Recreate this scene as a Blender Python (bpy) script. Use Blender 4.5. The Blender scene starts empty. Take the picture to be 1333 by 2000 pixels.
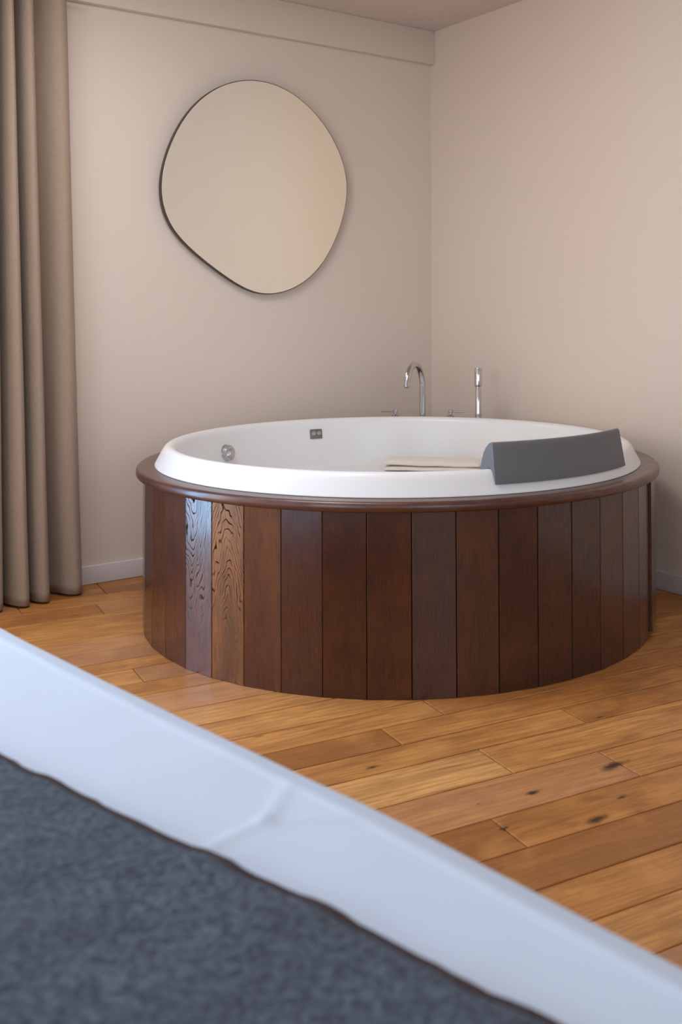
import bpy, bmesh, math, random
from mathutils import Vector, Matrix, noise
random.seed(7)
PI = math.pi
scene = bpy.context.scene
COL = scene.collection

# ------------------------------------------------------------------ camera
CAM = Vector((-3.28883, -4.17917, 1.1))
right = Vector((0.800903, -0.598784, -0.003552))
up = Vector((0.022303, 0.023903, 0.999465))
back = Vector((-0.598379, -0.800554, 0.032499))
cam_d = bpy.data.cameras.new('camera')
cam = bpy.data.objects.new('camera', cam_d)
COL.objects.link(cam)
M = Matrix.Identity(4)
for i in range(3):
    M[i][0], M[i][1], M[i][2], M[i][3] = right[i], up[i], back[i], CAM[i]
cam.matrix_world = M
cam_d.sensor_fit = 'VERTICAL'
cam_d.sensor_width = 36; cam_d.sensor_height = 36
cam_d.lens = 2031.0 / 2000 * 36
cam_d.shift_x = (666.5 - 793.0) / 2000
cam_d.shift_y = -(1000 - 681.7) / 2000
cam_d.clip_start = 0.02
cam_d.dof.use_dof = True
cam_d.dof.focus_distance = 3.5
cam_d.dof.aperture_fstop = 4.5
scene.camera = cam

# ------------------------------------------------------------------ world, lights, exposure
vs = scene.view_settings
vs.view_transform = 'Standard'; vs.look = 'None'; vs.gamma = 1; vs.use_curve_mapping = False
vs.exposure = -0.05
w = bpy.data.worlds.new('world'); scene.world = w; w.use_nodes = True
bg = w.node_tree.nodes['Background']
bg.inputs[0].default_value = (0.62, 0.80, 1.0, 1); bg.inputs[1].default_value = 0.6

Y0L = -7.4
def area(name, loc, rot, sx, sy, power, color, spread=PI):
    l = bpy.data.lights.new(name, 'AREA'); l.shape = 'RECTANGLE'; l.size = sx; l.size_y = sy
    l.energy = power; l.color = color; l.spread = spread
    o = bpy.data.objects.new(name, l); o.location = loc; o.rotation_euler = rot
    COL.objects.link(o); return o
# daylight through the back window, then added fill lights
area('daylight_back_window', (-3.53, 0.16, 1.12), (-PI/2, 0, 0), 1.16, 2.28, 144.9, (0.304, 0.609, 1.000))
area('sunlit_facade_back_window', (-4.87, 0.16, 1.12), (-PI/2, 0, 0), 1.5, 2.28, 71.4, (1.000, 0.735, 0.471))
area('added_left_window_fill', (-6.16, -4.2, 1.3), (0, -PI/2, 0), 1.8, 2.4, 60.9, (0.759, 0.931, 1.000))  # fill from an assumed, unseen window, added to brighten the walls
area('added_front_window_fill', (-3.6, Y0L-.16, 1.65), (PI/2, 0, 0), 3.0, 1.1, 54.6, (0.538, 0.788, 1.000))  # added fill behind the camera, lifts the mirror wall; window unseen
area('added_ceiling_fill', (-2.2, -1.3, 2.515), (0, 0, 0), 0.9, 0.9, 21.5, (1.000, 1.000, 1.000))  # added fill without a lamp, brightens mirror wall and tub

# ------------------------------------------------------------------ object helpers
def obj(name, me, mat=None, parent=None, smooth=False):
    if isinstance(me, bmesh.types.BMesh):
        bm = me; me = bpy.data.meshes.new(name); bm.normal_update(); bm.to_mesh(me); bm.free()
    o = bpy.data.objects.new(name, me); COL.objects.link(o)
    if mat: me.materials.append(mat)
    if parent: o.parent = parent; o.matrix_parent_inverse = parent.matrix_world.inverted()
    if smooth:
        for p in me.polygons: p.use_smooth = True
    return o
def tag(o, label, cat, group=None):
    o['label'] = label; o['category'] = cat
    if group: o['group'] = group
    return o
def struct(name, bm, mat, **k):
    o = obj(name, bm, mat, **k); o['kind'] = 'structure'; return o
def thing(name, label, cat, loc=(0, 0, 0), group=None):
    o = bpy.data.objects.new(name, None); COL.objects.link(o)
    o.location = loc; o.empty_display_size = .1
    o.matrix_world = Matrix.Translation(loc)
    return tag(o, label, cat, group)
def box(bm, x0, x1, y0, y1, z0, z1):
    v = [bm.verts.new((x, y, z)) for z in (z0, z1) for y in (y0, y1) for x in (x0, x1)]
    for f in ((0, 2, 3, 1), (4, 5, 7, 6), (0, 1, 5, 4), (2, 6, 7, 3), (0, 4, 6, 2), (1, 3, 7, 5)):
        bm.faces.new([v[i] for i in f])
def bx(*a):
    bm = bmesh.new(); box(bm, *a); return bm
def lathe(prof, n=128, closed=False, cx=0, cy=0, a0=0, a1=2*PI):
    bm = bmesh.new(); full = abs(a1-a0-2*PI) < 1e-6
    m = n if full else n+1
    rings = []
    for k in range(m):
        a = a0+(a1-a0)*k/n
        ring = [bm.verts.new((cx+r*math.cos(a), cy+r*math.sin(a), z)) for r, z in prof]
        rings.append(ring)
    L = len(prof)
    for k in range(n):
        A, B = rings[k], rings[(k+1) % m]
        for i in range(L if closed else L-1):
            j = (i+1) % L
            try: bm.faces.new((A[i], B[i], B[j], A[j]))
            except ValueError: pass
    if not full and closed:
        bm.faces.new(rings[0]); bm.faces.new(list(reversed(rings[-1])))
    bmesh.ops.remove_doubles(bm, verts=bm.verts, dist=1e-6)
    bmesh.ops.recalc_face_normals(bm, faces=bm.faces)
    return bm
def spline(pts, n=6, closed=False):
    P = [Vector(p) for p in pts]; out = []; N = len(P)
    rng = range(N) if closed else range(N-1)
    for i in rng:
        if closed: p0, p1, p2, p3 = P[i-1], P[i], P[(i+1) % N], P[(i+2) % N]
        else: p0, p1, p2, p3 = P[max(i-1, 0)], P[i], P[i+1], P[min(i+2, N-1)]
        for k in range(n):
            t = k/n
            out.append(.5*((2*p1)+(p2-p0)*t+(2*p0-5*p1+4*p2-p3)*t*t+(3*p1-p0-3*p2+p3)*t**3))
    if not closed: out.append(P[-1])
    return out
def tube(path, rad, seg=24, cap=True):
    bm = bmesh.new(); rings = []; P = [Vector(p) for p in path]
    rr = rad if isinstance(rad, (list, tuple)) else [rad]*len(P)
    ref = None
    for i, p in enumerate(P):
        t = (P[min(i+1, len(P)-1)]-P[max(i-1, 0)]).normalized()
        if ref is None:
            ref = t.cross(Vector((0, 0, 1)))
            if ref.length < .1: ref = t.cross(Vector((1, 0, 0)))
        ref = (ref-t*ref.dot(t)).normalized(); b = t.cross(ref)
        rings.append([bm.verts.new(p+rr[i]*(math.cos(2*PI*k/seg)*ref+math.sin(2*PI*k/seg)*b)) for k in range(seg)])
    for a, b in zip(rings, rings[1:]):
        for k in range(seg):
            bm.faces.new((a[k], a[(k+1) % seg], b[(k+1) % seg], b[k]))
    if cap:
        bm.faces.new(list(reversed(rings[0]))); bm.faces.new(rings[-1])
    bmesh.ops.recalc_face_normals(bm, faces=bm.faces)
    return bm
def bevel(o, w=.003, seg=3, ang=35):
    m = o.modifiers.new('bevel', 'BEVEL'); m.width = w; m.segments = seg
    m.limit_method = 'ANGLE'; m.angle_limit = math.radians(ang)
    for p in o.data.polygons: p.use_smooth = True
    return o
def auto_smooth(o, ang=35):
    me = o.data; bm = bmesh.new(); bm.from_mesh(me); c = math.radians(ang)
    for e in bm.edges:
        if len(e.link_faces) == 2 and e.calc_face_angle(0) > c: e.smooth = False
    for f in bm.faces: f.smooth = True
    bm.to_mesh(me); bm.free(); return o

# ------------------------------------------------------------------ materials
class NT:
    def __init__(s, name):
        s.m = bpy.data.materials.new(name); s.m.use_nodes = True
        s.n = s.m.node_tree.nodes; s.l = s.m.node_tree.links; s.b = s.n['Principled BSDF']
    def node(s, t, **k):
        nd = s.n.new(t)
        for a, v in k.items():
            if a.startswith('i_'): nd.inputs[a[2:].replace('_', ' ')].default_value = v
            else: setattr(nd, a, v)
        return nd
    def link(s, a, b): s.l.new(a, b)
    def val(s, op, a, b=None, c=None, clamp=False):
        nd = s.n.new('ShaderNodeMath'); nd.operation = op; nd.use_clamp = clamp
        for i, x in enumerate((a, b, c)):
            if x is None: continue
            if isinstance(x, (int, float)): nd.inputs[i].default_value = x
            else: s.l.new(x, nd.inputs[i])
        return nd.outputs[0]
    def mapping(s, src, scale=(1, 1, 1), loc=(0, 0, 0), rot=(0, 0, 0)):
        nd = s.n.new('ShaderNodeMapping'); s.l.new(src, nd.inputs[0])
        nd.inputs['Scale'].default_value = scale; nd.inputs['Rotation'].default_value = rot
        if isinstance(loc, tuple): nd.inputs['Location'].default_value = loc
        else: s.l.new(loc, nd.inputs['Location'])
        return nd.outputs[0]
    def noise(s, vec, scale, detail=4, rough=.55, dist=0):
        nd = s.node('ShaderNodeTexNoise'); nd.inputs['Scale'].default_value = scale
        nd.inputs['Detail'].default_value = detail; nd.inputs['Roughness'].default_value = rough
        nd.inputs['Distortion'].default_value = dist
        s.l.new(vec, nd.inputs['Vector']); return nd.outputs['Fac']
    def ramp(s, fac, stops, interp='LINEAR'):
        nd = s.node('ShaderNodeValToRGB'); s.l.new(fac, nd.inputs[0]); cr = nd.color_ramp
        cr.interpolation = interp
        while len(cr.elements) < len(stops): cr.elements.new(.5)
        for e, (p, c) in zip(cr.elements, stops):
            e.position = p; e.color = (c[0], c[1], c[2], 1) if isinstance(c, tuple) else (c, c, c, 1)
        return nd.outputs[0]
    def mix(s, fac, a, b, blend='MIX'):
        nd = s.n.new('ShaderNodeMix'); nd.data_type = 'RGBA'; nd.blend_type = blend; nd.clamp_factor = True
        for i, x in ((0, fac), (6, a), (7, b)):
            if isinstance(x, (int, float)): nd.inputs[i].default_value = x
            elif isinstance(x, tuple): nd.inputs[i].default_value = (*x, 1)
            else: s.l.new(x, nd.inputs[i])
        return nd.outputs[2]
    def bump(s, h, strength=.2, dist=.001):
        nd = s.node('ShaderNodeBump'); nd.inputs['Strength'].default_value = strength
        nd.inputs['Distance'].default_value = dist; s.l.new(h, nd.inputs['Height'])
        s.l.new(nd.outputs[0], s.b.inputs['Normal']); return nd
    def set(s, **k):
        for a, v in k.items():
            i = s.b.inputs[a.replace('_', ' ')]
            if isinstance(v, (int, float)): i.default_value = v
            elif isinstance(v, tuple): i.default_value = (*v, 1)
            else: s.l.new(v, i)
    def obj_co(s):
        return s.node('ShaderNodeTexCoord').outputs['Object']
    def uv(s):
        return s.node('ShaderNodeTexCoord').outputs['UV']
    def attr(s, name):
        nd = s.node('ShaderNodeAttribute'); nd.attribute_name = name; return nd

def plaster(name, c1, c2, rough=.75):
    t = NT(name); co = t.obj_co()
    n1 = t.noise(co, 1.3, 3); n2 = t.noise(co, 60, 5, .6); n3 = t.noise(co, 9, 4)
    t.set(Base_Color=t.mix(t.val('MULTIPLY', n1, .9), c1, c2), Roughness=rough)
    t.b.inputs['Specular IOR Level'].default_value = .3
    t.bump(t.val('ADD', t.val('MULTIPLY', n2, .25), n3), .25, .0025)
    return t.m
M_wall = plaster('wall_paint', (0.79, 0.67, 0.575), (0.765, 0.64, 0.545))
M_ceil = plaster('ceiling_paint', (0.70, 0.60, 0.55), (0.68, 0.58, 0.53))
M_base = plaster('skirting_paint', (0.74, 0.68, 0.67), (0.72, 0.66, 0.65), .45)
M_frame = plaster('window_frame_paint', (0.6, 0.58, 0.55), (0.58, 0.56, 0.53), .4)

def mat_floor():
    t = NT('oak_floorboards'); uv = t.uv(); a = t.attr('plank'); rnd = a.outputs['Color']
    sep = t.node('ShaderNodeSeparateColor'); t.link(rnd, sep.inputs[0])
    r, g, b_ = sep.outputs
    off = t.node('ShaderNodeCombineXYZ'); t.link(t.val('MULTIPLY', r, 37), off.inputs[0]); t.link(t.val('MULTIPLY', g, 53), off.inputs[1])
    v = t.mapping(uv, (1, 1, 1), off.outputs[0])
    vs_ = t.mapping(v, (1.6, 22, 1)); fine = t.noise(vs_, 6, 6, .65, .4)
    broad = t.noise(t.mapping(v, (1.2, 7, 1)), 2.2, 4, .6, 1.2)
    blot = t.noise(v, 5, 4, .6)
    wv = t.node('ShaderNodeTexWave', wave_type='RINGS', rings_direction='Z'); t.link(t.mapping(v, (1.1, 10, 1)), wv.inputs[0])
    wv.inputs['Scale'].default_value = 1.3; wv.inputs['Distortion'].default_value = 7; wv.inputs['Detail'].default_value = 4; wv.inputs['Detail Scale'].default_value = 1.2
    base = t.ramp(r, [(0, (0.24, 0.085, 0.022)), (.3, (0.43, 0.165, 0.042)), (.6, (0.66, 0.275, 0.070)), (.85, (0.77, 0.36, 0.105)), (1, (0.87, 0.48, 0.175))])
    c = t.mix(t.ramp(broad, [(.35, 0.0), (.7, .75)]), base, (0.30, 0.115, 0.030))
    c = t.mix(t.ramp(fine, [(.42, .0), (.66, .38)]), c, (0.22, 0.085, 0.024))
    c = t.mix(t.val('MULTIPLY', t.ramp(wv.outputs['Fac'], [(.0, .55), (.22, 0.0)]), .6), c, (0.24, 0.09, 0.026))
    c = t.mix(t.ramp(blot, [(.5, 0.0), (.75, .45)]), c, (0.84, 0.40, 0.115))
    # pinkish bloom on some boards
    c = t.mix(t.val('MULTIPLY', t.ramp(b_, [(.7, 0.0), (.8, .55)]), blot), c, (0.50, 0.26, 0.16))
    # knots where the photograph shows them
    pos = t.obj_co(); kn = None
    nz = t.noise(t.mapping(pos, (1, 1, 1)), 30, 3)
    for (x, y, s) in KNOTS:
        vm = t.node('ShaderNodeVectorMath', operation='SUBTRACT'); t.link(pos, vm.inputs[0]); vm.inputs[1].default_value = (x, y, 0)
        mp = t.mapping(vm.outputs[0], (.38, 1, 0), (0, 0, 0), (0, 0, math.radians(7.8)))
        ln = t.node('ShaderNodeVectorMath', operation='LENGTH'); t.link(mp, ln.inputs[0])
        d = t.val('ADD', ln.outputs['Value'], t.val('MULTIPLY', t.val('SUBTRACT', nz, .5), s*1.6))
        mr = t.node('ShaderNodeMapRange'); t.link(d, mr.inputs[0]); mr.inputs[1].default_value = s*.15; mr.inputs[2].default_value = s*1.0
        mr.inputs[3].default_value = .92; mr.inputs[4].default_value = 0
        kn = mr.outputs[0] if kn is None else t.val('MAXIMUM', kn, mr.outputs[0])
    c = t.mix(kn, c, (0.035, 0.014, 0.008))
    # random small knots elsewhere
    vo = t.node('ShaderNodeTexVoronoi'); t.link(t.mapping(v, (1.5, 4.2, 1)), vo.inputs[0]); vo.inputs['Scale'].default_value = 1.5
    c = t.mix(t.ramp(vo.outputs['Distance'], [(.015, .9), (.05, 0.0)]), c, (0.05, 0.02, 0.01))
    t.set(Base_Color=c, Roughness=t.ramp(fine, [(.3, .36), (.7, .50)]))
    t.b.inputs['Specular IOR Level'].default_value = .42
    t.bump(t.val('ADD', t.val('MULTIPLY', fine, .6), t.val('MULTIPLY', broad, .8)), .22, .0015)
    return t.m
KNOTS = [(-1.642, -2.463, .010), (-1.383, -2.474, .020), (-1.622, -2.637, .017), (-1.858, -2.128, .009),
         (-1.186, -2.246, .008), (-2.0, -0.407, .006), (-1.78, -2.428, .004), (-1.81, -2.546, .007), (-1.50, -2.60, .008)]
M_floor = mat_floor()
t = NT('floor_joint_dark'); t.set(Base_Color=(0.05, 0.022, 0.011), Roughness=.9); M_joint = t.m

def mat_stave(name, rim=False):
    t = NT(name); uv = t.uv()
    sep = t.node('ShaderNodeSeparateColor'); t.link(t.attr('stave').outputs['Color'], sep.inputs[0])
    r, g, b_ = sep.outputs
    off = t.node('ShaderNodeCombineXYZ'); t.link(t.val('MULTIPLY', g, 41), off.inputs[0]); t.link(t.val('MULTIPLY', g, 17), off.inputs[1])
    v = t.mapping(uv, (1, 1, 1), off.outputs[0])
    fine = t.noise(t.mapping(v, (30, 1.5, 1)), 8, 5, .6, .2)
    pores = t.noise(t.mapping(v, (60, 2.2, 1)), 8, 3, .7)
    broad = t.noise(t.mapping(v, (7, 1.6, 1)), 2.0, 4, .55, .6)
    # cathedral figure: nested arches
    su = t.node('ShaderNodeSeparateXYZ'); t.link(uv, su.inputs[0]); U, V, _ = su.outputs
    flip = t.val('GREATER_THAN', b_, .75); sgn = t.val('SUBTRACT', t.val('MULTIPLY', flip, 2), 1)
    n_a = t.noise(t.mapping(v, (9, 2.4, 1)), 1.5, 2, .5); n_b = t.noise(t.mapping(v, (60, 14, 1)), 1.5, 3, .6)
    du = t.val('ADD', t.val('SUBTRACT', U, t.val('SUBTRACT', .062, t.val('MULTIPLY', flip, .030))), t.val('MULTIPLY', t.val('SUBTRACT', n_a, .5), .085))
    par = t.val('MULTIPLY', t.val('POWER', t.val('ABSOLUTE', du), 1.6), 14)
    f_ = t.val('SUBTRACT', V, t.val('MULTIPLY', par, sgn))
    n_c = t.noise(t.mapping(v, (4.5, 2.6, 1), (5, 5, 0)), 2.2, 3, .6); f_ = t.val('ADD', f_, t.val('MULTIPLY', t.val('SUBTRACT', n_c, .5), .20)); f_ = t.val('ADD', f_, t.val('MULTIPLY', t.val('SUBTRACT', n_b, .5), .008))
    fr = t.val('PINGPONG', f_, .0165)
    ring = t.ramp(t.val('DIVIDE', fr, .0165), [(.0, 1.0), (.12, .85), (.27, 0.0)])
    ring = t.val('MULTIPLY', ring, t.ramp(t.noise(t.mapping(v, (14, 3, 1)), 4, 3), [(.36, .25), (.55, 1.0)]))
    ring = t.val('MULTIPLY', ring, t.val('MULTIPLY', t.ramp(b_, [(0.0, 0.0), (.5, 1.0)]), t.ramp(V, [(.08, .15), (.30, 1.0)])))
    base = t.ramp(r, [(0, (0.042, 0.014, 0.010)), (.3, (0.078, 0.022, 0.011)), (.55, (0.110, 0.030, 0.012)), (.8, (0.145, 0.042, 0.014)), (1, (0.26, 0.090, 0.024))])
    c = t.mix(t.ramp(broad, [(.35, 0.0), (.7, .6)]), base, (0.036, 0.013, 0.009))
    c = t.mix(t.ramp(fine, [(.45, 0.0), (.7, .55)]), c, (0.028, 0.010, 0.007))
    c = t.mix(t.ramp(t.noise(v, 6, 3), [(.5, 0.0), (.8, .4)]), c, (0.17, 0.055, 0.014))
    c = t.mix(ring, c, (0.010, 0.005, 0.004))
    rough = t.val('ADD', t.ramp(fine, [(.3, .22 if not rim else .34), (.7, .30 if not rim else .42)]), t.val('MULTIPLY', ring, .4))
    t.set(Base_Color=c, Roughness=rough)
    sp = t.val('SUBTRACT', .68, t.val('ADD', t.val('MULTIPLY', ring, .75), t.val('MULTIPLY', t.ramp(fine, [(.45, 0.0), (.65, 1.0)]), .22)), None, True); t.link(sp, t.b.inputs['Specular IOR Level'])
    h = t.val('SUBTRACT', t.val('MULTIPLY', t.val('ADD', fine, pores), -.4), t.val('MULTIPLY', ring, .35))
    t.bump(h, .22, .0005)
    t.link(t.val('SUBTRACT', .40 if not rim else .3, t.val('MULTIPLY', ring, .6), None, True), t.b.inputs['Coat Weight'])
    t.b.inputs['Coat Roughness'].default_value = .17; t.b.inputs['Coat IOR'].default_value = 1.55
    return t.m
M_stave = mat_stave('dark_stained_oak')
M_rimw = mat_stave('dark_stained_oak_rim', True)
t = NT('cladding_backing'); t.set(Base_Color=(0.012, 0.008, 0.007), Roughness=.9); M_back = t.m

t = NT('white_acrylic'); t.set(Base_Color=(0.86, 0.85, 0.85), Roughness=.28); t.b.inputs['Specular IOR Level'].default_value = .45
nn = t.noise(t.obj_co(), 3, 2); t.bump(nn, .05, .003); M_acryl = t.m
t = NT('chrome'); t.set(Base_Color=(0.60, 0.60, 0.62), Metallic=1.0, Roughness=.07)
t.bump(t.noise(t.obj_co(), 40, 2), .02, .001); M_chrome = t.m
t = NT('brushed_chrome'); t.set(Base_Color=(0.55, 0.55, 0.56), Metallic=1.0, Roughness=t.ramp(t.noise(t.obj_co(), 60, 3), [(.3, .22), (.7, .34)])); M_brush = t.m
t = NT('dark_nozzle_plate'); t.set(Base_Color=(0.22, 0.22, 0.21), Metallic=.8, Roughness=t.ramp(t.noise(t.obj_co(), 80, 3), [(.3, .3), (.7, .5)])); M_plate = t.m
t = NT('bluish_grey_foam'); co = t.obj_co(); n = t.noise(co, 250, 3)
t.set(Base_Color=t.mix(n, (0.150, 0.155, 0.168), (0.17, 0.175, 0.188)), Roughness=.55); t.bump(n, .15, .0006); M_foam = t.m
t = NT('mirror_glass'); t.set(Base_Color=t.mix(t.noise(t.obj_co(), 2, 1), (0.96, 0.94, 0.84), (0.97, 0.95, 0.86)), Metallic=1.0, Roughness=.015); M_mirror = t.m
t = NT('mirror_edge_black'); t.set(Base_Color=t.mix(t.noise(t.obj_co(), 20, 2), (0.035, 0.024, 0.018), (0.05, 0.034, 0.025)), Roughness=.4); M_medge = t.m

def mat_cloth(name, c1, c2, sc, rough=.9, bs=.3, sheen=.2, weave=True):
    t = NT(name); co = t.obj_co(); n = t.noise(co, sc, 4, .7)
    c = t.mix(t.ramp(n, [(.3, 0.0), (.7, 1.0)]), c1, c2)
    h = n
    if weave:
        wx = t.noise(t.mapping(co, (400, 400, 60)), 1, 2); wz = t.noise(t.mapping(co, (60, 60, 400)), 1, 2)
        h = t.val('ADD', wx, wz); c = t.mix(t.val('MULTIPLY', h, .22), c, tuple(x*.55 for x in c1))
    t.set(Base_Color=c, Roughness=rough); t.b.inputs['Sheen Weight'].default_value = sheen
    t.b.inputs['Specular IOR Level'].default_value = .2
    t.bump(h, bs, .001); return t.m
M_curtain = mat_cloth('taupe_linen', (0.37, 0.27, 0.195), (0.43, 0.315, 0.23), 120, .9, .35, .15)
M_sheet = mat_cloth('blue_lit_white_cotton', (0.64, 0.735, 0.86), (0.66, 0.755, 0.88), 200, .85, .1, .1, False)  # white sheet with the blue of the daylight put into its base colour
M_towel = mat_cloth('cream_terry', (0.84, 0.77, 0.68), (0.88, 0.81, 0.72), 300, .95, .6, .3, False)
t = NT('grey_wool_felt'); co = t.obj_co()
n1 = t.noise(t.mapping(co, (1, 1, 1)), 130, 4, .6, .4); n2 = t.noise(t.mapping(co, (1, 2.2, 1), (3, 1, 0), (0, 0, .6)), 170, 3, .6); n3 = t.noise(co, 14, 3)
c = t.mix(t.ramp(n1, [(.37, 0.0), (.63, 1.0)]), (0.032, 0.042, 0.062), (0.135, 0.178, 0.23))
c = t.mix(t.ramp(n2, [(.35, .5), (.6, 0.0)]), c, (0.055, 0.038, 0.048))
c = t.mix(t.ramp(n3, [(.4, .3), (.65, 0.0)]), c, (0.035, 0.042, 0.06))
t.set(Base_Color=c, Roughness=.95); t.b.inputs['Sheen Weight'].default_value = .1; t.b.inputs['Specular IOR Level'].default_value = .15
t.bump(t.val('ADD', n1, t.val('MULTIPLY', n2, .5)), .9, .004); M_felt = t.m
t = NT('brown_blanket_edge'); t.set(Base_Color=t.mix(t.noise(t.obj_co(), 80, 3), (0.035, 0.02, 0.02), (0.07, 0.04, 0.038)), Roughness=.95); M_bedge = t.m
t = NT('dark_fabric_base'); t.set(Base_Color=t.mix(t.noise(t.obj_co(), 200, 3), (0.10, 0.09, 0.085), (0.14, 0.125, 0.12)), Roughness=.9); M_bedbase = t.m
t = NT('curtain_rail_metal'); t.set(Base_Color=(0.25, 0.22, 0.2), Metallic=.7, Roughness=.4); M_rail = t.m

# ------------------------------------------------------------------ room shell
H = 2.528; X0 = -6.0; Y0 = -7.4
# floor: individual boards in one mesh, laid 7.8 degrees off the back wall
TH = math.radians(-7.825); E = Vector((math.cos(TH), math.sin(TH))); N = Vector((-math.sin(TH), math.cos(TH)))
rows = [1.35, 1.21, 1.08, .95, .81, .68, .54, .42, .29, .16, .03, -.11, -.22, -.33, -.434, -.56, -.71, -.88, -1.01, -1.14, -1.258, -1.36, -1.497, -1.605, -1.77, -1.90, -2.038, -2.16, -2.28, -2.398, -2.557, -2.718, -2.858, -2.997, -3.128]
while rows[-1] > -8.6: rows.append(rows[-1]-random.uniform(.11, .17))
joints = {-.22: [-1.75], -.33: [-1.75], -.434: [-2.09], -.56: [-1.822], -1.36: [-1.883], -2.038: [-1.228], -2.16: [-1.426], -2.28: [-.923], -2.398: [-1.273], -2.557: [-1.017], -2.718: [-1.447]}
tone = {(-2.16, 0): (.28, .4), (-2.16, 1): (.62, .3), (-2.28, 0): (.66, .2), (-2.28, 1): (.5, .1), (-2.398, 0): (.92, .1), (-2.398, 1): (.80, .2),
        (-2.557, 0): (.70, .9), (-2.557, 1): (.72, .2), (-2.718, 0): (.3, .3), (-2.718, 1): (.50, .3), (-2.858, 0): (.30, .2), (-2.038, 0): (.68, .1), (-2.038, 1): (.6, .3), (-1.90, 0): (.75, .2)}
bm = bmesh.new(); uvl = bm.loops.layers.uv.new('UVMap'); cl = bm.loops.layers.float_color.new('plank')
def board(u0, u1, v0, v1, col):
    g = .0019; b = .0024; z = 0.0
    u0 += g; u1 -= g; v0 += g; v1 -= g
    def P(u, v, zz): q = E*u+N*v; return bm.verts.new((q.x, q.y, zz))
    inner = [(u0+b, v0+b), (u1-b, v0+b), (u1-b, v1-b), (u0+b, v1-b)]; outer = [(u0, v0), (u1, v0), (u1, v1), (u0, v1)]
    I = [P(*c, z) for c in inner]; O = [P(*c, z-.0012) for c in outer]; D = [P(*c, z-.006) for c in outer]
    cc = inner+outer+outer; allv = I+O+D; mp = {v: c for v, c in zip(allv, cc)}
    fs = [bm.faces.new(I)]
    for k in range(4):
        j = (k+1) % 4
        fs.append(bm.faces.new((O[k], O[j], I[j], I[k]))); fs.append(bm.faces.new((D[k], D[j], O[j], O[k])))
    for f in fs:
        for l in f.loops: l[uvl].uv = mp[l.vert]; l[cl] = col
for i in range(len(rows)-1):
    vt, vb = rows[i], rows[i+1]
    js = joints.get(vt)
    cuts = [-7.3]
    if js:
        ext = []
        x = js[0]
        while x > -6.6: x -= random.uniform(.9, 1.7); ext.append(x)
        x = js[-1]
        while x < .6: x += random.uniform(1.0, 1.7); ext.append(x)
        cuts = sorted([-7.6]+[e for e in ext if e > -7.4]+js+[1.9]); base_i = cuts.index(js[0])
    else:
        x = -7.6; cuts = [x]; base_i = 1
        x += random.uniform(.2, 1.5)
        while x < 1.4:
            # keep made-up joints out of the patches the photograph shows
            q = E*x+N*(.5*(vt+vb))
            if not ((-2.3 < q.x < -.5) and (q.y > -3.4)): cuts.append(x)
            x += random.uniform(.9, 1.7)
        cuts.append(1.9)
    for k in range(len(cuts)-1):
        side = 0 if (js and k == base_i-1) else (1 if (js and k == base_i) else None)
        r_, p_ = (random.uniform(.2, .85), random.random()) if side is None or (vt, side) not in tone else tone[(vt, side)]
        if not js and (vt, 0) in tone: r_, p_ = tone[(vt, 0)]
        board(cuts[k], cuts[k+1], vb, vt, (r_, random.random(), p_, 1))
# trim boards to the room outline
for co, no in (((0, 0, 0), (1, 0, 0)), ((X0, 0, 0), (-1, 0, 0)), ((0, 0, 0), (0, 1, 0)), ((0, Y0, 0), (0, -1, 0))):
    bmesh.ops.bisect_plane(bm, geom=bm.verts[:]+bm.edges[:]+bm.faces[:], plane_co=co, plane_no=no, clear_outer=True)
me_box = bmesh.new(); box(me_box, X0-.15, .15, Y0-.15, .15, -.12, -.005)
tmp = bpy.data.meshes.new('tmp'); me_box.to_mesh(tmp); me_box.free()
nf = len(bm.faces); bm.from_mesh(tmp); bm.faces.ensure_lookup_table()
for f in bm.faces[nf:]: f.material_index = 1
bpy.data.meshes.remove(tmp)
fl = struct('floor', bm, M_floor); fl.data.materials.append(M_joint)

W1 = (-5.62, -2.95, .0, 2.26)     # back-wall window x0,x1,z0,z1
W2 = (-5.4, -3.0, .35, 2.25)       # unseen left-wall window, added to let fill light in: y0,y1,z0,z1
bm = bmesh.new()
box(bm, X0-.15, W1[0], 0, .15, 0, H); box(bm, W1[1], .15, 0, .15, 0, H)
box(bm, W1[0], W1[1], 0, .15, 0, W1[2]); box(bm, W1[0], W1[1], 0, .15, W1[3], H)
struct('wall_back', bm, M_wall)
struct('wall_right', bx(0, .15, Y0-.15, 0, 0, H), M_wall)
bm = bmesh.new()
box(bm, X0-.15, X0, Y0-.15, W2[0], 0, H); box(bm, X0-.15, X0, W2[1], 0, 0, H)
box(bm, X0-.15, X0, W2[0], W2[1], 0, W2[2]); box(bm, X0-.15, X0, W2[0], W2[1], W2[3], H)
struct('wall_left', bm, M_wall)
W3 = (-5.1, -2.1, 1.1, 2.20)       # unseen front-wall window, added for its fill light: x0,x1,z0,z1
bm = bmesh.new()
box(bm, X0, W3[0], Y0-.15, Y0, 0, H); box(bm, W3[1], 0, Y0-.15, Y0, 0, H)
box(bm, W3[0], W3[1], Y0-.15, Y0, 0, W3[2]); box(bm, W3[0], W3[1], Y0-.15, Y0, W3[3], H)
struct('wall_front', bm, M_wall)
struct('ceiling', bx(X0-.15, .15, Y0-.15, .15, H, H+.12), M_ceil)
bevel(struct('trim_1', bx(X0, -.0005, -.0335, -.0005, 2.363, H-.0005), M_wall), .002, 2)
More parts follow.
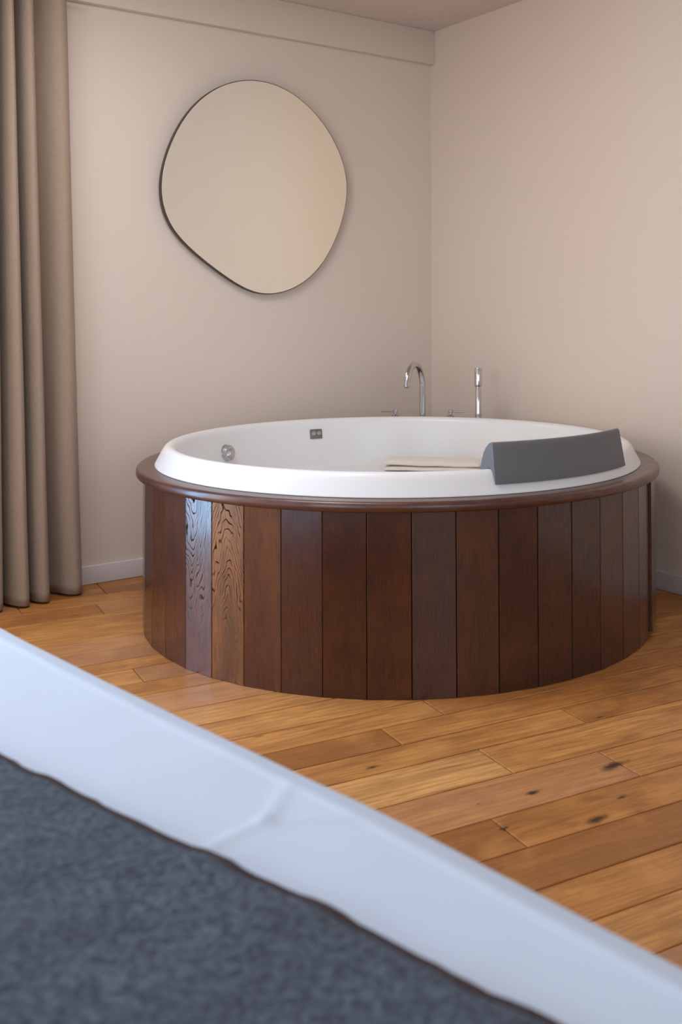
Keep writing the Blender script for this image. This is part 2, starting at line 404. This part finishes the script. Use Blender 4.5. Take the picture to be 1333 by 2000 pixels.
def frame(name, a0, a1, z0, z1, axis, n):
    bm = bmesh.new(); w_ = .045 if axis != 'x' else .025
    def bb(p0, p1, q0, q1):
        if axis == 'x': box(bm, p0, p1, .05, .11, q0, q1)
        elif axis == 'f': box(bm, p0, p1, Y0-.11, Y0-.05, q0, q1)
        else: box(bm, X0-.11, X0-.05, p0, p1, q0, q1)
    bb(a0, a1, z0, z0+w_); bb(a0, a1, z1-w_, z1)
    for k in range(n+1):
        c = a0+(a1-a0)*k/n
        c = min(max(c, a0+w_/2), a1-w_/2); bb(c-w_/2, c+w_/2, z0+w_, z1-w_)
    return bevel(struct(name, bm, M_frame), .004, 2)
frame('window_1', W1[0], W1[1], W1[2], W1[3], 'x', 2)
frame('added_window_2', W2[0], W2[1], W2[2], W2[3], 'y', 3)
frame('added_window_3', W3[0], W3[1], W3[2], W3[3], 'f', 3)
# skirting boards
bevel(struct('baseboard_back', bx(W1[1], -.0125, -.012, -.0003, .0005, .0765), M_base), .003, 3)
bevel(struct('baseboard_right', bx(-.012, -.0003, Y0, -.0003, .0005, .0765), M_base), .003, 3)

# ------------------------------------------------------------------ mirror
mp_ = [(-1.07, 2.142), (-0.993, 2.147), (-0.914, 2.137), (-0.834, 2.11), (-0.753, 2.06), (-0.686, 2.004), (-0.627, 1.935), (-0.576, 1.853), (-0.546, 1.769), (-0.541, 1.696), (-0.552, 1.616), (-0.583, 1.512), (-0.631, 1.409), (-0.691, 1.328), (-0.759, 1.269), (-0.842, 1.225), (-0.938, 1.203), (-1.001, 1.208), (-1.063, 1.226), (-1.109, 1.249), (-1.169, 1.282), (-1.228, 1.321), (-1.287, 1.361), (-1.337, 1.398), (-1.386, 1.442), (-1.428, 1.486), (-1.458, 1.542), (-1.471, 1.613), (-1.472, 1.664), (-1.463, 1.73), (-1.441, 1.809), (-1.402, 1.897), (-1.352, 1.975), (-1.294, 2.037), (-1.22, 2.092), (-1.146, 2.125)]
P = [Vector((a, b, 0)) for a, b in mp_]
for _ in range(2): P = [(P[i-1]+2*P[i]+P[(i+1) % len(P)])/4 for i in range(len(P))]
cen = sum(P, Vector())/len(P); P = [cen+(q-cen)*1.022 for q in P]; P = [q-Vector((.004, .006, 0)) for q in P]
out = spline([tuple(q) for q in P], 5, True)
mir = thing('wall_mirror', 'frameless pebble-shaped mirror with dark edge hung on the beige wall above the round tub', 'mirror', (cen.x, -.001, cen.y))
def slab(outline, y0, y1, inset=0, bev=0):
    bm = bmesh.new(); n = len(outline)
    layers = [(y0, 0), (y1+bev, 0), (y1, bev)] if bev else [(y0, 0), (y1, 0)]
    rings = []
    for y, s in layers:
        rings.append([bm.verts.new(((q.x-cen.x)*(1-(inset+s)/.45)+cen.x, y, (q.y-cen.y)*(1-(inset+s)/.45)+cen.y)) for q in outline])
    for a, b in zip(rings, rings[1:]):
        for i in range(n): bm.faces.new((a[i], a[(i+1) % n], b[(i+1) % n], b[i]))
    bm.faces.new(rings[0]); bm.faces.new(rings[-1])
    bmesh.ops.recalc_face_normals(bm, faces=bm.faces); return bm
obj('wall_bracket', slab(out, -.0008, -.0060, .05), M_medge, mir)
obj('frame_edge', slab(out, -.0060, -.0290, 0), M_medge, mir)['label'] = 'thin dark brown mirror edge'
obj('mirror_glass', slab(out, -.0290, -.0312, .0030, .0006), M_mirror, mir)
TILT = math.radians(1.9)      # the mirror leans forward a little at the top
for c_ in mir.children:
    if c_.name.startswith('wall_bracket'): continue
    for v in c_.data.vertices:
        dz = v.co.z-1.203; v.co.y -= math.tan(TILT)*dz
# ------------------------------------------------------------------ tub
TX, TY = -0.997, -1.0627
tub = thing('round_bathtub', 'large round white bathtub clad in dark stained vertical oak staves in the corner', 'bathtub', (TX, TY, 0))
R = .932; NS = 45; TAPER = .007
bm = bmesh.new(); uvl = bm.loops.layers.uv.new('UVMap'); cl = bm.loops.layers.float_color.new('stave')
tones = {-176: (.42, .3, .0), -168: (.85, .55, 1.0), -160: (1.0, .13, .6), -152: (.6, .77, .0), -144: (.42, .21, .0), -136: (.28, .9, 0), -128: (.42, .36, 0),
         -120: (.22, .61, 0), -112: (.38, .47, 0), -104: (.08, .83, 0), -96: (.24, .05, 0), -88: (.05, .33, 0), -80: (.30, .71, 0), -72: (.28, .5, 0), -64: (.32, .25, 0)}
for k in range(NS):
    a0 = -180+8*k; mid = a0+4; key = mid if mid < -60 else None
    gap = .0009 if mid < -130 else .0014
    A, B = math.radians(a0-360 if False else a0), math.radians(a0+8)
    r = R/math.cos(math.radians(0)); dr = 0; z0 = .001; zt = .540
    if -62 < mid < -25: dr = .009; z0 = .022; gap = .004
    pA = Vector((math.cos(A), math.sin(A)))*(r+dr); pB = Vector((math.cos(B), math.sin(B)))*(r+dr)
    d = (pB-pA); L = d.length; d.normalize(); nrm = Vector((d.y, -d.x))
    col = tones.get(mid, (random.uniform(.05, .5), random.random(), 0)); col = (*col, 1)
    pts = [(gap, -.016), (gap, -.0014), (gap+.0014, 0), (L-gap-.0014, 0), (L-gap, -.0014), (L-gap, -.016)]
    rings = []
    for z in (z0, zt):
        q_ = 1-TAPER*z/.54/R
        rings.append([bm.verts.new(((pA.x+d.x*u+nrm.x*o)*q_, (pA.y+d.y*u+nrm.y*o)*q_, z)) for u, o in pts])
    faces = []
    for i in range(6):
        j = (i+1) % 6
        f = bm.faces.new((rings[0][i], rings[0][j], rings[1][j], rings[1][i]))
        us = [pts[i][0], pts[j][0], pts[j][0], pts[i][0]]
        for l, u, z in zip(f.loops, us, (z0, z0, zt, zt)): l[uvl].uv = (u, z); l[cl] = col
    for ring in (rings[0], rings[1]):
        f = bm.faces.new(ring)
        for l in f.loops: l[cl] = col
bmesh.ops.recalc_face_normals(bm, faces=bm.faces)
clad = obj('wood_cladding', bm, M_stave); clad.parent = tub
inner = obj('cladding_backing', lathe([(.895, .001), (.9145, .001), (.9045, .539), (.895, .539)], 90, True), M_back); inner.parent = tub
auto_smooth(inner)
# wooden ring on top of the staves
prof = [(.878, .5405), (.941, .5405), (.9465, .543), (.9490, .5475), (.9497, .554), (.9490, .561), (.9462, .567), (.9405, .5707), (.934, .5715), (.878, .5715)]
bm = lathe(prof, 180, True)
uvl = bm.loops.layers.uv.new('UVMap'); cl = bm.loops.layers.float_color.new('stave')
for f in bm.faces:
    c0 = f.calc_center_median(); a0 = math.atan2(c0.y, c0.x)
    seg = int((a0+PI)/(2*PI)*8-.25) % 8
    col = ([.45, .5, .35, .28, .4, .33, .5, .38][seg], [.1, .5, .9, .3, .7, .2, .6, .8][seg], 0, 1)
    for l in f.loops:
        a = math.atan2(l.vert.co.y, l.vert.co.x)
        if a-a0 > PI: a -= 2*PI
        if a0-a > PI: a += 2*PI
        l[uvl].uv = (math.hypot(l.vert.co.x, l.vert.co.y)+l.vert.co.z, a*.93); l[cl] = col
rim = auto_smooth(obj('wood_rim', bm, M_rimw), 60); rim.parent = tub
# white shell
prof = [(.884, .5722), (.8845, .5745), (.882, .579), (.872, .597), (.860, .619), (.853, .630), (.846, .6372), (.838, .6405), (.828, .641), (.820, .6375), (.8135, .630), (.809, .618),
        (.803, .585), (.793, .52), (.785, .47), (.780, .443), (.770, .433), (.75, .4305), (.66, .4300), (.56, .4295), (.540, .425), (.525, .40), (.515, .33), (.50, .22), (.48, .175), (.44, .155), (.30, .15), (.0, .148)]
pp = [tuple(q)[:2] for q in spline([(a, b, 0) for a, b in prof], 3)]
under = [(.0, .12), (.57, .12), (.60, .37), (.79, .39), (.82, .55), (.870, .5722)]
shell = obj('tub_shell', lathe(pp+under, 180, True), M_acryl, smooth=True); shell.parent = tub
shell['label'] = 'glossy white tub basin'
def onwall(ang, r, z, tilt=0):
    a = math.radians(ang); n_ = Vector((-math.cos(a), -math.sin(a), 0)); return Vector((r*math.cos(a), r*math.sin(a), z)), n_
def rot_to(n_):     # local Z -> n_, local Y -> up
    z = n_.normalized(); x = Vector((0, 0, 1)).cross(z).normalized(); y = z.cross(x)
    return Matrix((x, y, z)).transposed().to_4x4()
# overflow knob
pos, n_ = onwall(115.6, .7985, .538)
bm = lathe([(0, 0), (.036, 0), (.036, .003), (.0325, .006), (.0325, .019), (.0305, .024), (.028, .0255), (.0255, .0245), (.015, .022), (0, .0215)], 48)
bm.transform(Matrix.Translation(pos)@rot_to(n_+Vector((0, 0, .12))))
k = auto_smooth(obj('overflow_knob', bm, M_brush), 30); k.parent = tub; k['label'] = 'round brushed chrome overflow knob'
bm = bmesh.new(); box(bm, -.005, .005, -.018, .018, .021, .0275); bm.transform(Matrix.Translation(pos)@rot_to(n_+Vector((0, 0, .12)))@Matrix.Rotation(-.7, 4, 'Z'))
g_ = bevel(obj('knob_grip', bm, M_brush), .002, 2); g_.parent = k
# nozzle plate with two buttons
pos, n_ = onwall(80.6, .802, .577)
bm = bmesh.new(); box(bm, -.0285, .0285, -.021, .021, -.003, .006); bm.transform(Matrix.Translation(pos)@rot_to(n_+Vector((0, 0, .15))))
pl = bevel(obj('control_plate', bm, M_plate), .003, 3); pl.parent = tub; pl['label'] = 'small dark grey rectangular control plate with two buttons'
for s in (-1, 1):
    bm = lathe([(0, .006), (.0095, .006), (.0095, .0085), (.007, .0095), (.0055, .0075), (0, .0072)], 24)
    bm.transform(Matrix.Translation(pos)@rot_to(n_+Vector((0, 0, .15)))@Matrix.Translation((s*.0125, .003, 0)))
    b_ = auto_smooth(obj('button', bm, M_brush), 30); b_.parent = pl

# ------------------------------------------------------------------ grey headrest straddling the rim
prof = [(.8775, .6005), (.872, .628), (.8645, .668), (.857, .708), (.8545, .7185), (.8505, .7225), (.844, .7225), (.828, .717), (.808, .704), (.790, .686), (.776, .662), (.767, .637), (.7635, .627),
        (.7665, .6245), (.795, .6335), (.8135, .6385), (.823, .6425), (.838, .6455), (.8485, .6415), (.857, .632), (.864, .621), (.8745, .602)]
bm = lathe(prof, 48, True, a0=math.radians(-107.3), a1=math.radians(-67.2))
hr = tag(bevel(obj('bath_headrest', bm, M_foam), .0022, 3, 50), 'curved bluish grey foam headrest hooked over the right front of the tub rim', 'headrest')
hr.location = (TX, TY, 0)

# ------------------------------------------------------------------ folded towel on the tub's inner ledge
ta = math.radians(43.5)
tr = Vector((math.cos(ta), math.sin(ta), 0)); tt = Vector((-math.sin(ta), math.cos(ta), 0))
tc = Vector((TX, TY, 0))+tr*.632-tt*.045
tw = thing('folded_towel', 'cream folded towel lying inside the white tub on its inner ledge', 'towel', (tc.x, tc.y, .42))
def pad(z0, h, lx, ly, ox, oy, slope, sag, seed, name):
    bm = bmesh.new(); nx, ny = 40, 16; top = []; bot = []
    for i in range(nx+1):
        rowt = []; rowb = []
        for j in range(ny+1):
            u = i/nx*2-1; v = j/ny*2-1
            e = (max(abs(u)**8, abs(v)**6))
            x = u*lx*.5*(1-.03*abs(v)**3)+ox; y = v*ly*.5*(1-.02*abs(u)**3)+oy
            nz = noise.noise(Vector((x*8, y*8, seed)))*.004
            zt = z0+h*(1-.45*e)+slope*u+nz+sag*(1-v*v)
            zb = z0+h*.08+slope*u*1.0+nz
            p = tc+tt*x+tr*y
            rowt.append(bm.verts.new((p.x, p.y, zt))); rowb.append(bm.verts.new((p.x, p.y, zb)))
        top.append(rowt); bot.append(rowb)
    for i in range(nx):
        for j in range(ny):
            bm.faces.new((top[i][j], top[i+1][j], top[i+1][j+1], top[i][j+1]))
            bm.faces.new((bot[i][j], bot[i][j+1], bot[i+1][j+1], bot[i+1][j]))
    for i in range(nx):
        bm.faces.new((top[i][0], bot[i][0], bot[i+1][0], top[i+1][0])); bm.faces.new((top[i][ny], top[i+1][ny], bot[i+1][ny], bot[i][ny]))
    for j in range(ny):
        bm.faces.new((top[0][j], top[0][j+1], bot[0][j+1], bot[0][j])); bm.faces.new((top[nx][j], bot[nx][j], bot[nx][j+1], top[nx][j+1]))
    bmesh.ops.recalc_face_normals(bm, faces=bm.faces)
    o = obj(name, bm, M_towel, smooth=True)
    md = o.modifiers.new('s', 'SUBSURF'); md.levels = 1; md.render_levels = 1
    o.parent = tw; o.matrix_parent_inverse = tw.matrix_world.inverted(); return o
pad(.4330, .021, .43, .150, .0, .0, 0, 0, 1, 'towel_layer')
pad(.4540, .026, .425, .150, .003, .002, 0.001, .001, 7, 'towel_layer')

# ------------------------------------------------------------------ bath fittings on the wooden ring behind the basin
def base_flange(x, y, r, parent):
    bm = lathe([(0, .5716), (r, .5716), (r, .576), (r-.003, .580), (0, .580)], 40, cx=x, cy=y)
    auto_smooth(obj('base_flange', bm, M_chrome, parent), 30)
sx, sy = -.370, -.4015
sp = thing('bath_spout', 'tall chrome swan-neck bath spout curving towards the tub by the room corner', 'faucet', (sx, sy, .5716))
base_flange(sx, sy, .024, sp)
dirv = Vector((-.86, -.51, 0)).normalized(); rad = .094; zc_ = .772
path = [(sx, sy, z) for z in (.574, .62, .68, .74, zc_)]
for a in range(6, 163, 6):
    q = math.radians(a); c = rad*(1-math.cos(q)); path.append((sx+dirv.x*c, sy+dirv.y*c, zc_+rad*1.12*math.sin(q)))
e_ = Vector(path[-1])-Vector(path[-2]); e_.normalize(); path.append(tuple(Vector(path[-1])+e_*.022))
tip = Vector(path[-1])
auto_smooth(obj('spout_pipe', tube(path, .0142, 32), M_chrome, sp), 40)
auto_smooth(obj('aerator', tube([tip-e_*.001, tip+e_*.004], .0105, 24), M_brush, sp), 40)
hx, hy = -.2105, -.6085
hs = thing('hand_shower', 'slim chrome stick hand shower standing upright behind the tub rim', 'hand shower', (hx, hy, .5716))
base_flange(hx, hy, .0185, hs)
auto_smooth(obj('shower_stem', lathe([(0, .574), (.0135, .574), (.0135, .772), (.0118, .776), (0, .776)], 36, cx=hx, cy=hy), M_chrome, hs), 30)
auto_smooth(obj('shower_head', lathe([(0, .777), (.0138, .777), (.0172, .781), (.0172, .857), (.0160, .860), (0, .860)], 36, cx=hx, cy=hy), M_chrome, hs), 30)
auto_smooth(obj('holder_collar', lathe([(.0136, .640), (.0150, .641), (.0150, .652), (.0136, .653)], 36, cx=hx, cy=hy), M_chrome, hs), 30)
for (x, y, dx, dy, lab) in ((-.466, -.321, -.80, .599, 'small chrome lever tap handle left of the tall spout'), (-.284, -.500, .80, -.599, 'small chrome lever tap handle between the tall spout and the hand shower')):
    th = thing('tap_handle', lab, 'tap handle', (x, y, .5716), 'tap handles behind the tub rim')
    base_flange(x, y, .0185, th)
    auto_smooth(obj('valve_body', lathe([(0, .578), (.0165, .578), (.0165, .640), (.009, .645), (.009, .654), (.0110, .656), (.0110, .666), (.0095, .668), (0, .668)], 32, cx=x, cy=y), M_chrome, th), 30)
    d_ = Vector((dx, dy, 0))
    auto_smooth(obj('lever', tube([Vector((x, y, .657))+d_*.006, Vector((x, y, .657))+d_*.066], .0030, 16), M_chrome, th), 30)

# ------------------------------------------------------------------ curtain
bot = [(-1.858, -.045), (-1.861, -.075), (-1.864, -.110), (-1.878, -.145), (-1.905, -.158), (-1.938, -.140), (-1.960, -.098), (-1.978, -.055), (-1.992, -.042), (-2.005, -.130), (-2.014, -.178), (-2.032, -.192), (-2.055, -.175), (-2.070, -.135), (-2.075, -.06), (-2.080, -.06), (-2.087, -.150), (-2.096, -.195), (-2.115, -.210), (-2.142, -.188), (-2.164, -.135), (-2.170, -.06), (-2.176, -.06), (-2.186, -.150), (-2.196, -.200), (-2.215, -.212)]
top = [(-1.884, -.045), (-1.886, -.070), (-1.889, -.095), (-1.900, -.118), (-1.925, -.128), (-1.950, -.112), (-1.975, -.078), (-1.998, -.050), (-2.014, -.043), (-2.022, -.095), (-2.028, -.125), (-2.041, -.140), (-2.056, -.130), (-2.068, -.100), (-2.078, -.045), (-2.090, -.042), (-2.097, -.095), (-2.102, -.130), (-2.114, -.150), (-2.127, -.138), (-2.137, -.105), (-2.145, -.070), (-2.155, -.066), (-2.162, -.10), (-2.168, -.135), (-2.182, -.148)]
for i in range(9):   # folds that go on beyond the left edge of the picture
    x = -2.215-.1*i; X = -2.182-.085*i; j = random.uniform(-.012, .012)
    bot += [(x-.03, -.188), (x-.052, -.135), (x-.06, -.09), (x-.07, -.10), (x-.08, -.165+j), (x-.10, -.208+j)]
    top += [(X-.02, -.13), (X-.04, -.095), (X-.05, -.066), (X-.06, -.07), (X-.07, -.12), (X-.085, -.148)]
SB = spline([(a, b, 0) for a, b in bot], 5); ST = spline([(a, b, 0) for a, b in top], 5)
bm = bmesh.new(); NZ = 70; rows_ = []
for k in range(NZ+1):
    tz = k/NZ; z = .010+tz*(2.35-.010); ww = tz**.85
    r_ = []
    for i, (a, b) in enumerate(zip(SB, ST)):
        p = a.lerp(b, ww); n1 = noise.noise(Vector((p.x*9, z*1.6, 3.1)))*.009*(1-.5*tz); n2 = noise.noise(Vector((p.x*40, z*9, 8)))*.0012
        r_.append(bm.verts.new((p.x+n1*.5+n2, min(p.y+n1+n2, -.038), z+(0.004*noise.noise(Vector((p.x*15, 0, 0))) if k == 0 else 0))))
    rows_.append(r_)
for a, b in zip(rows_, rows_[1:]):
    for i in range(len(a)-1): bm.faces.new((a[i], b[i], b[i+1], a[i+1]))
bmesh.ops.recalc_face_normals(bm, faces=bm.faces)
cur = thing('curtain', 'floor-length taupe linen curtain hanging in deep folds at the left of the mirror wall', 'curtain', (-2.4, -.12, .01))
cp = obj('curtain_panel', bm, M_curtain, cur, smooth=True)
sd = cp.modifiers.new('solid', 'SOLIDIFY'); sd.thickness = .0022; sd.offset = 0
rl = bevel(obj('curtain_rail', bx(-5.5, -1.86, -.125, -.085, 2.35, 2.3628), M_rail), .002, 2); tag(rl, 'slim curtain track under the soffit above the taupe curtain', 'curtain rail')

# ------------------------------------------------------------------ bed and blanket in the foreground
edge = [(-2.791, -2.351), (-2.755, -2.628), (-2.724, -2.843), (-2.707, -2.967), (-2.683, -3.121), (-2.661, -3.249), (-2.644, -3.363), (-2.632, -3.464), (-2.623, -3.554), (-2.613, -3.648)]
def edge_x(y):
    if y > edge[0][1]: return edge[0][0]-(y-edge[0][1])*.132
    if y < edge[-1][1]: return edge[-1][0]-(y-edge[-1][1])*.115
    for (x0, y0), (x1, y1) in zip(edge, edge[1:]):
        if y1 <= y <= y0:
            t_ = (y0-y)/(y0-y1); return x0+(x1-x0)*t_
def edge_s(y): return sum(edge_x(y+d) for d in (-.12, -.08, -.04, 0, .04, .08, .12))/7
BZ = .600
bed = thing('bed', 'low bed made up in white cotton across the foreground', 'bed', (-3.5, -3.1, 0))
bm = bmesh.new()
# cross-section (offset inward from edge, z); sampled in steps along the edge
cs = [(0.004, .26), (0.0, .30), (-.004, .40), (-.004, .48), (.0, .535), (.008, .563), (.022, .583), (.042, .595), (.064, .6005), (.070, .6025), (.076, .6005), (.10, .6005), (.14, .6008), (.18, .601), (.24, .601), (.32, .601), (.45, .601), (.7, .601), (1.0, .601), (1.3, .601), (1.5, .601), (1.56, .597), (1.59, .583), (1.60, .55), (1.60, .26)]
ys = [-1.95-.02*i for i in range(0, 104)]
cr = [((-2.738, -3.231), (-2.793, -3.282)), ((-2.793, -3.282), (-2.87, -3.30)), ((-2.793, -3.282), (-2.726, -3.335))]
def ridge(x, y):
    h = 0
    for (a, b) in cr:
        ax, ay = a; bx_, by = b; dx, dy = bx_-ax, by-ay; t_ = max(0, min(1, ((x-ax)*dx+(y-ay)*dy)/(dx*dx+dy*dy)))
        d = math.hypot(x-ax-dx*t_, y-ay-dy*t_); h += .0028*math.exp(-(d/.0045)**2)
    return h
csd = []
for (a, b), (c, d) in zip(cs, cs[1:]):
    n_s = max(1, int((c-a)/.008)) if .06 < a < .3 else 1
    for k_ in range(n_s): csd.append((a+(c-a)*k_/n_s, b+(d-b)*k_/n_s))
csd.append(cs[-1])
ysd = [-1.95-.008*i for i in range(0, 256)]
grid = []
for iy, y in enumerate(ysd):
    e = min(y+4.0, 0)*0
    endd = min(abs(y-ysd[0]), abs(y-ysd[-1]))
    drop = .05*(1-min(endd/.05, 1))**2
    r_ = []
    for o_, z in csd:
        x = edge_s(y)-o_; yy = y+o_*.137
        nn_ = noise.noise(Vector((x*5, yy*5, 2)))*.0018+noise.noise(Vector((x*12, yy*12, 5)))*.0007
        zz = z+(nn_+ridge(x, yy) if z > .58 else 0)
        xx = x+(noise.noise(Vector((0, yy*4, z*4)))*.002 if z < .58 else 0)
        if z > .5: zz -= drop
        r_.append(bm.verts.new((xx, yy, zz)))
    grid.append(r_)
for a, b in zip(grid, grid[1:]):
    for i in range(len(a)-1): bm.faces.new((a[i], a[i+1], b[i+1], b[i]))
for g in (grid[0], grid[-1]): bm.faces.new(g)
bm.faces.new([g[0] for g in grid]+[g[-1] for g in reversed(grid)])
bmesh.ops.recalc_face_normals(bm, faces=bm.faces)
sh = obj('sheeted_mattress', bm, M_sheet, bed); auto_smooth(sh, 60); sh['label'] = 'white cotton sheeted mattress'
bm = bmesh.new(); qs = []
for z in (.06, .262):
    qs.append([bm.verts.new((edge_s(y)-o_, y+o_*.137, z)) for y, o_ in ((-1.98, .03), (-3.96, .03), (-3.96, 1.57), (-1.98, 1.57))])
for i in range(4): bm.faces.new((qs[0][i], qs[0][(i+1) % 4], qs[1][(i+1) % 4], qs[1][i]))
bm.faces.new(qs[0]); bm.faces.new(qs[1]); bmesh.ops.recalc_face_normals(bm, faces=bm.faces)
bevel(obj('bed_base', bm, M_bedbase, bed), .01, 3)
for y, o_ in ((-2.08, .12), (-3.86, .12), (-3.86, 1.48), (-2.08, 1.48)):
    obj('leg', lathe([(0, .0005), (.02, .0005), (.028, .062), (0, .062)], 20, cx=edge_s(y)-o_, cy=y+o_*.137), M_bedbase, bed, smooth=False)

bl = [(-2.97, -2.997), (-2.965, -3.01), (-2.96, -3.03), (-2.953, -3.067), (-2.94, -3.105), (-2.928, -3.159), (-2.919, -3.2), (-2.908, -3.229), (-2.896, -3.276), (-2.885, -3.316), (-2.873, -3.357), (-2.858, -3.403), (-2.845, -3.449), (-2.833, -3.503), (-2.832, -3.508), (-2.82, -3.566), (-2.809, -3.619), (-2.793, -3.666)]
def bl_x(y):
    if y > bl[0][1]: return bl[0][0]-(y-bl[0][1])*.25
    if y < bl[-1][1]: return bl[-1][0]-(y-bl[-1][1])*.26
    for (x0, y0), (x1, y1) in zip(bl, bl[1:]):
        if y1 <= y <= y0: return x0+(x1-x0)*(y0-y)/(y0-y1)
blk = thing('wool_blanket', 'grey mottled wool throw with dark brown edge spread over the white bed', 'blanket', (-3.5, -3.1, .605))
bm = bmesh.new(); grid = []; zof = []
offs = [0, .003, .008, .014, .02, .03]+[.03+.012*i for i in range(1, 100)]
ysb = [-2.30-.008*i for i in range(0, 212)]
rim_pts = []
for y in ysb:
    r_ = []
    wv_ = noise.noise(Vector((0, y*14, 0)))*.003+noise.noise(Vector((0, y*35, 4)))*.0025
    for k_, o_ in enumerate(offs):
        x = bl_x(y)-o_-wv_*math.exp(-o_/.03); yy = y
        edge_h = .010*(1-math.exp(-(o_+.001)/.007))
        lift = max(0, noise.noise(Vector((2, y*16, 0))))*.007*math.exp(-o_/.025)
        b1 = noise.noise(Vector((x*60, yy*60, 9)))*.0010+noise.noise(Vector((x*18, yy*18, 3)))*.0016
        z = .6075+edge_h+lift+b1*min(1, o_/.02)
        r_.append(bm.verts.new((x, yy, z)))
        if k_ == 0: rim_pts.append((x, yy, z))
    grid.append(r_)
for a, b in zip(grid, grid[1:]):
    for i in range(len(a)-1): bm.faces.new((a[i], a[i+1], b[i+1], b[i]))
bmesh.ops.recalc_face_normals(bm, faces=bm.faces)
if sum(f.normal.z for f in bm.faces) < 0: bmesh.ops.reverse_faces(bm, faces=bm.faces)
bp = obj('blanket_body', bm, M_felt, blk, smooth=True)
sd = bp.modifiers.new('solid', 'SOLIDIFY'); sd.thickness = .005; sd.offset = -1
hem = obj('blanket_edge', tube([(p[0]+.0005, p[1], p[2]+.0005) for p in rim_pts[::2]], [.0048+.0022*noise.noise(Vector((0, p[1]*40, 2))) for p in rim_pts[::2]], 10), M_bedge, blk, smooth=True)
hem['label'] = 'dark brown stitched blanket edge'
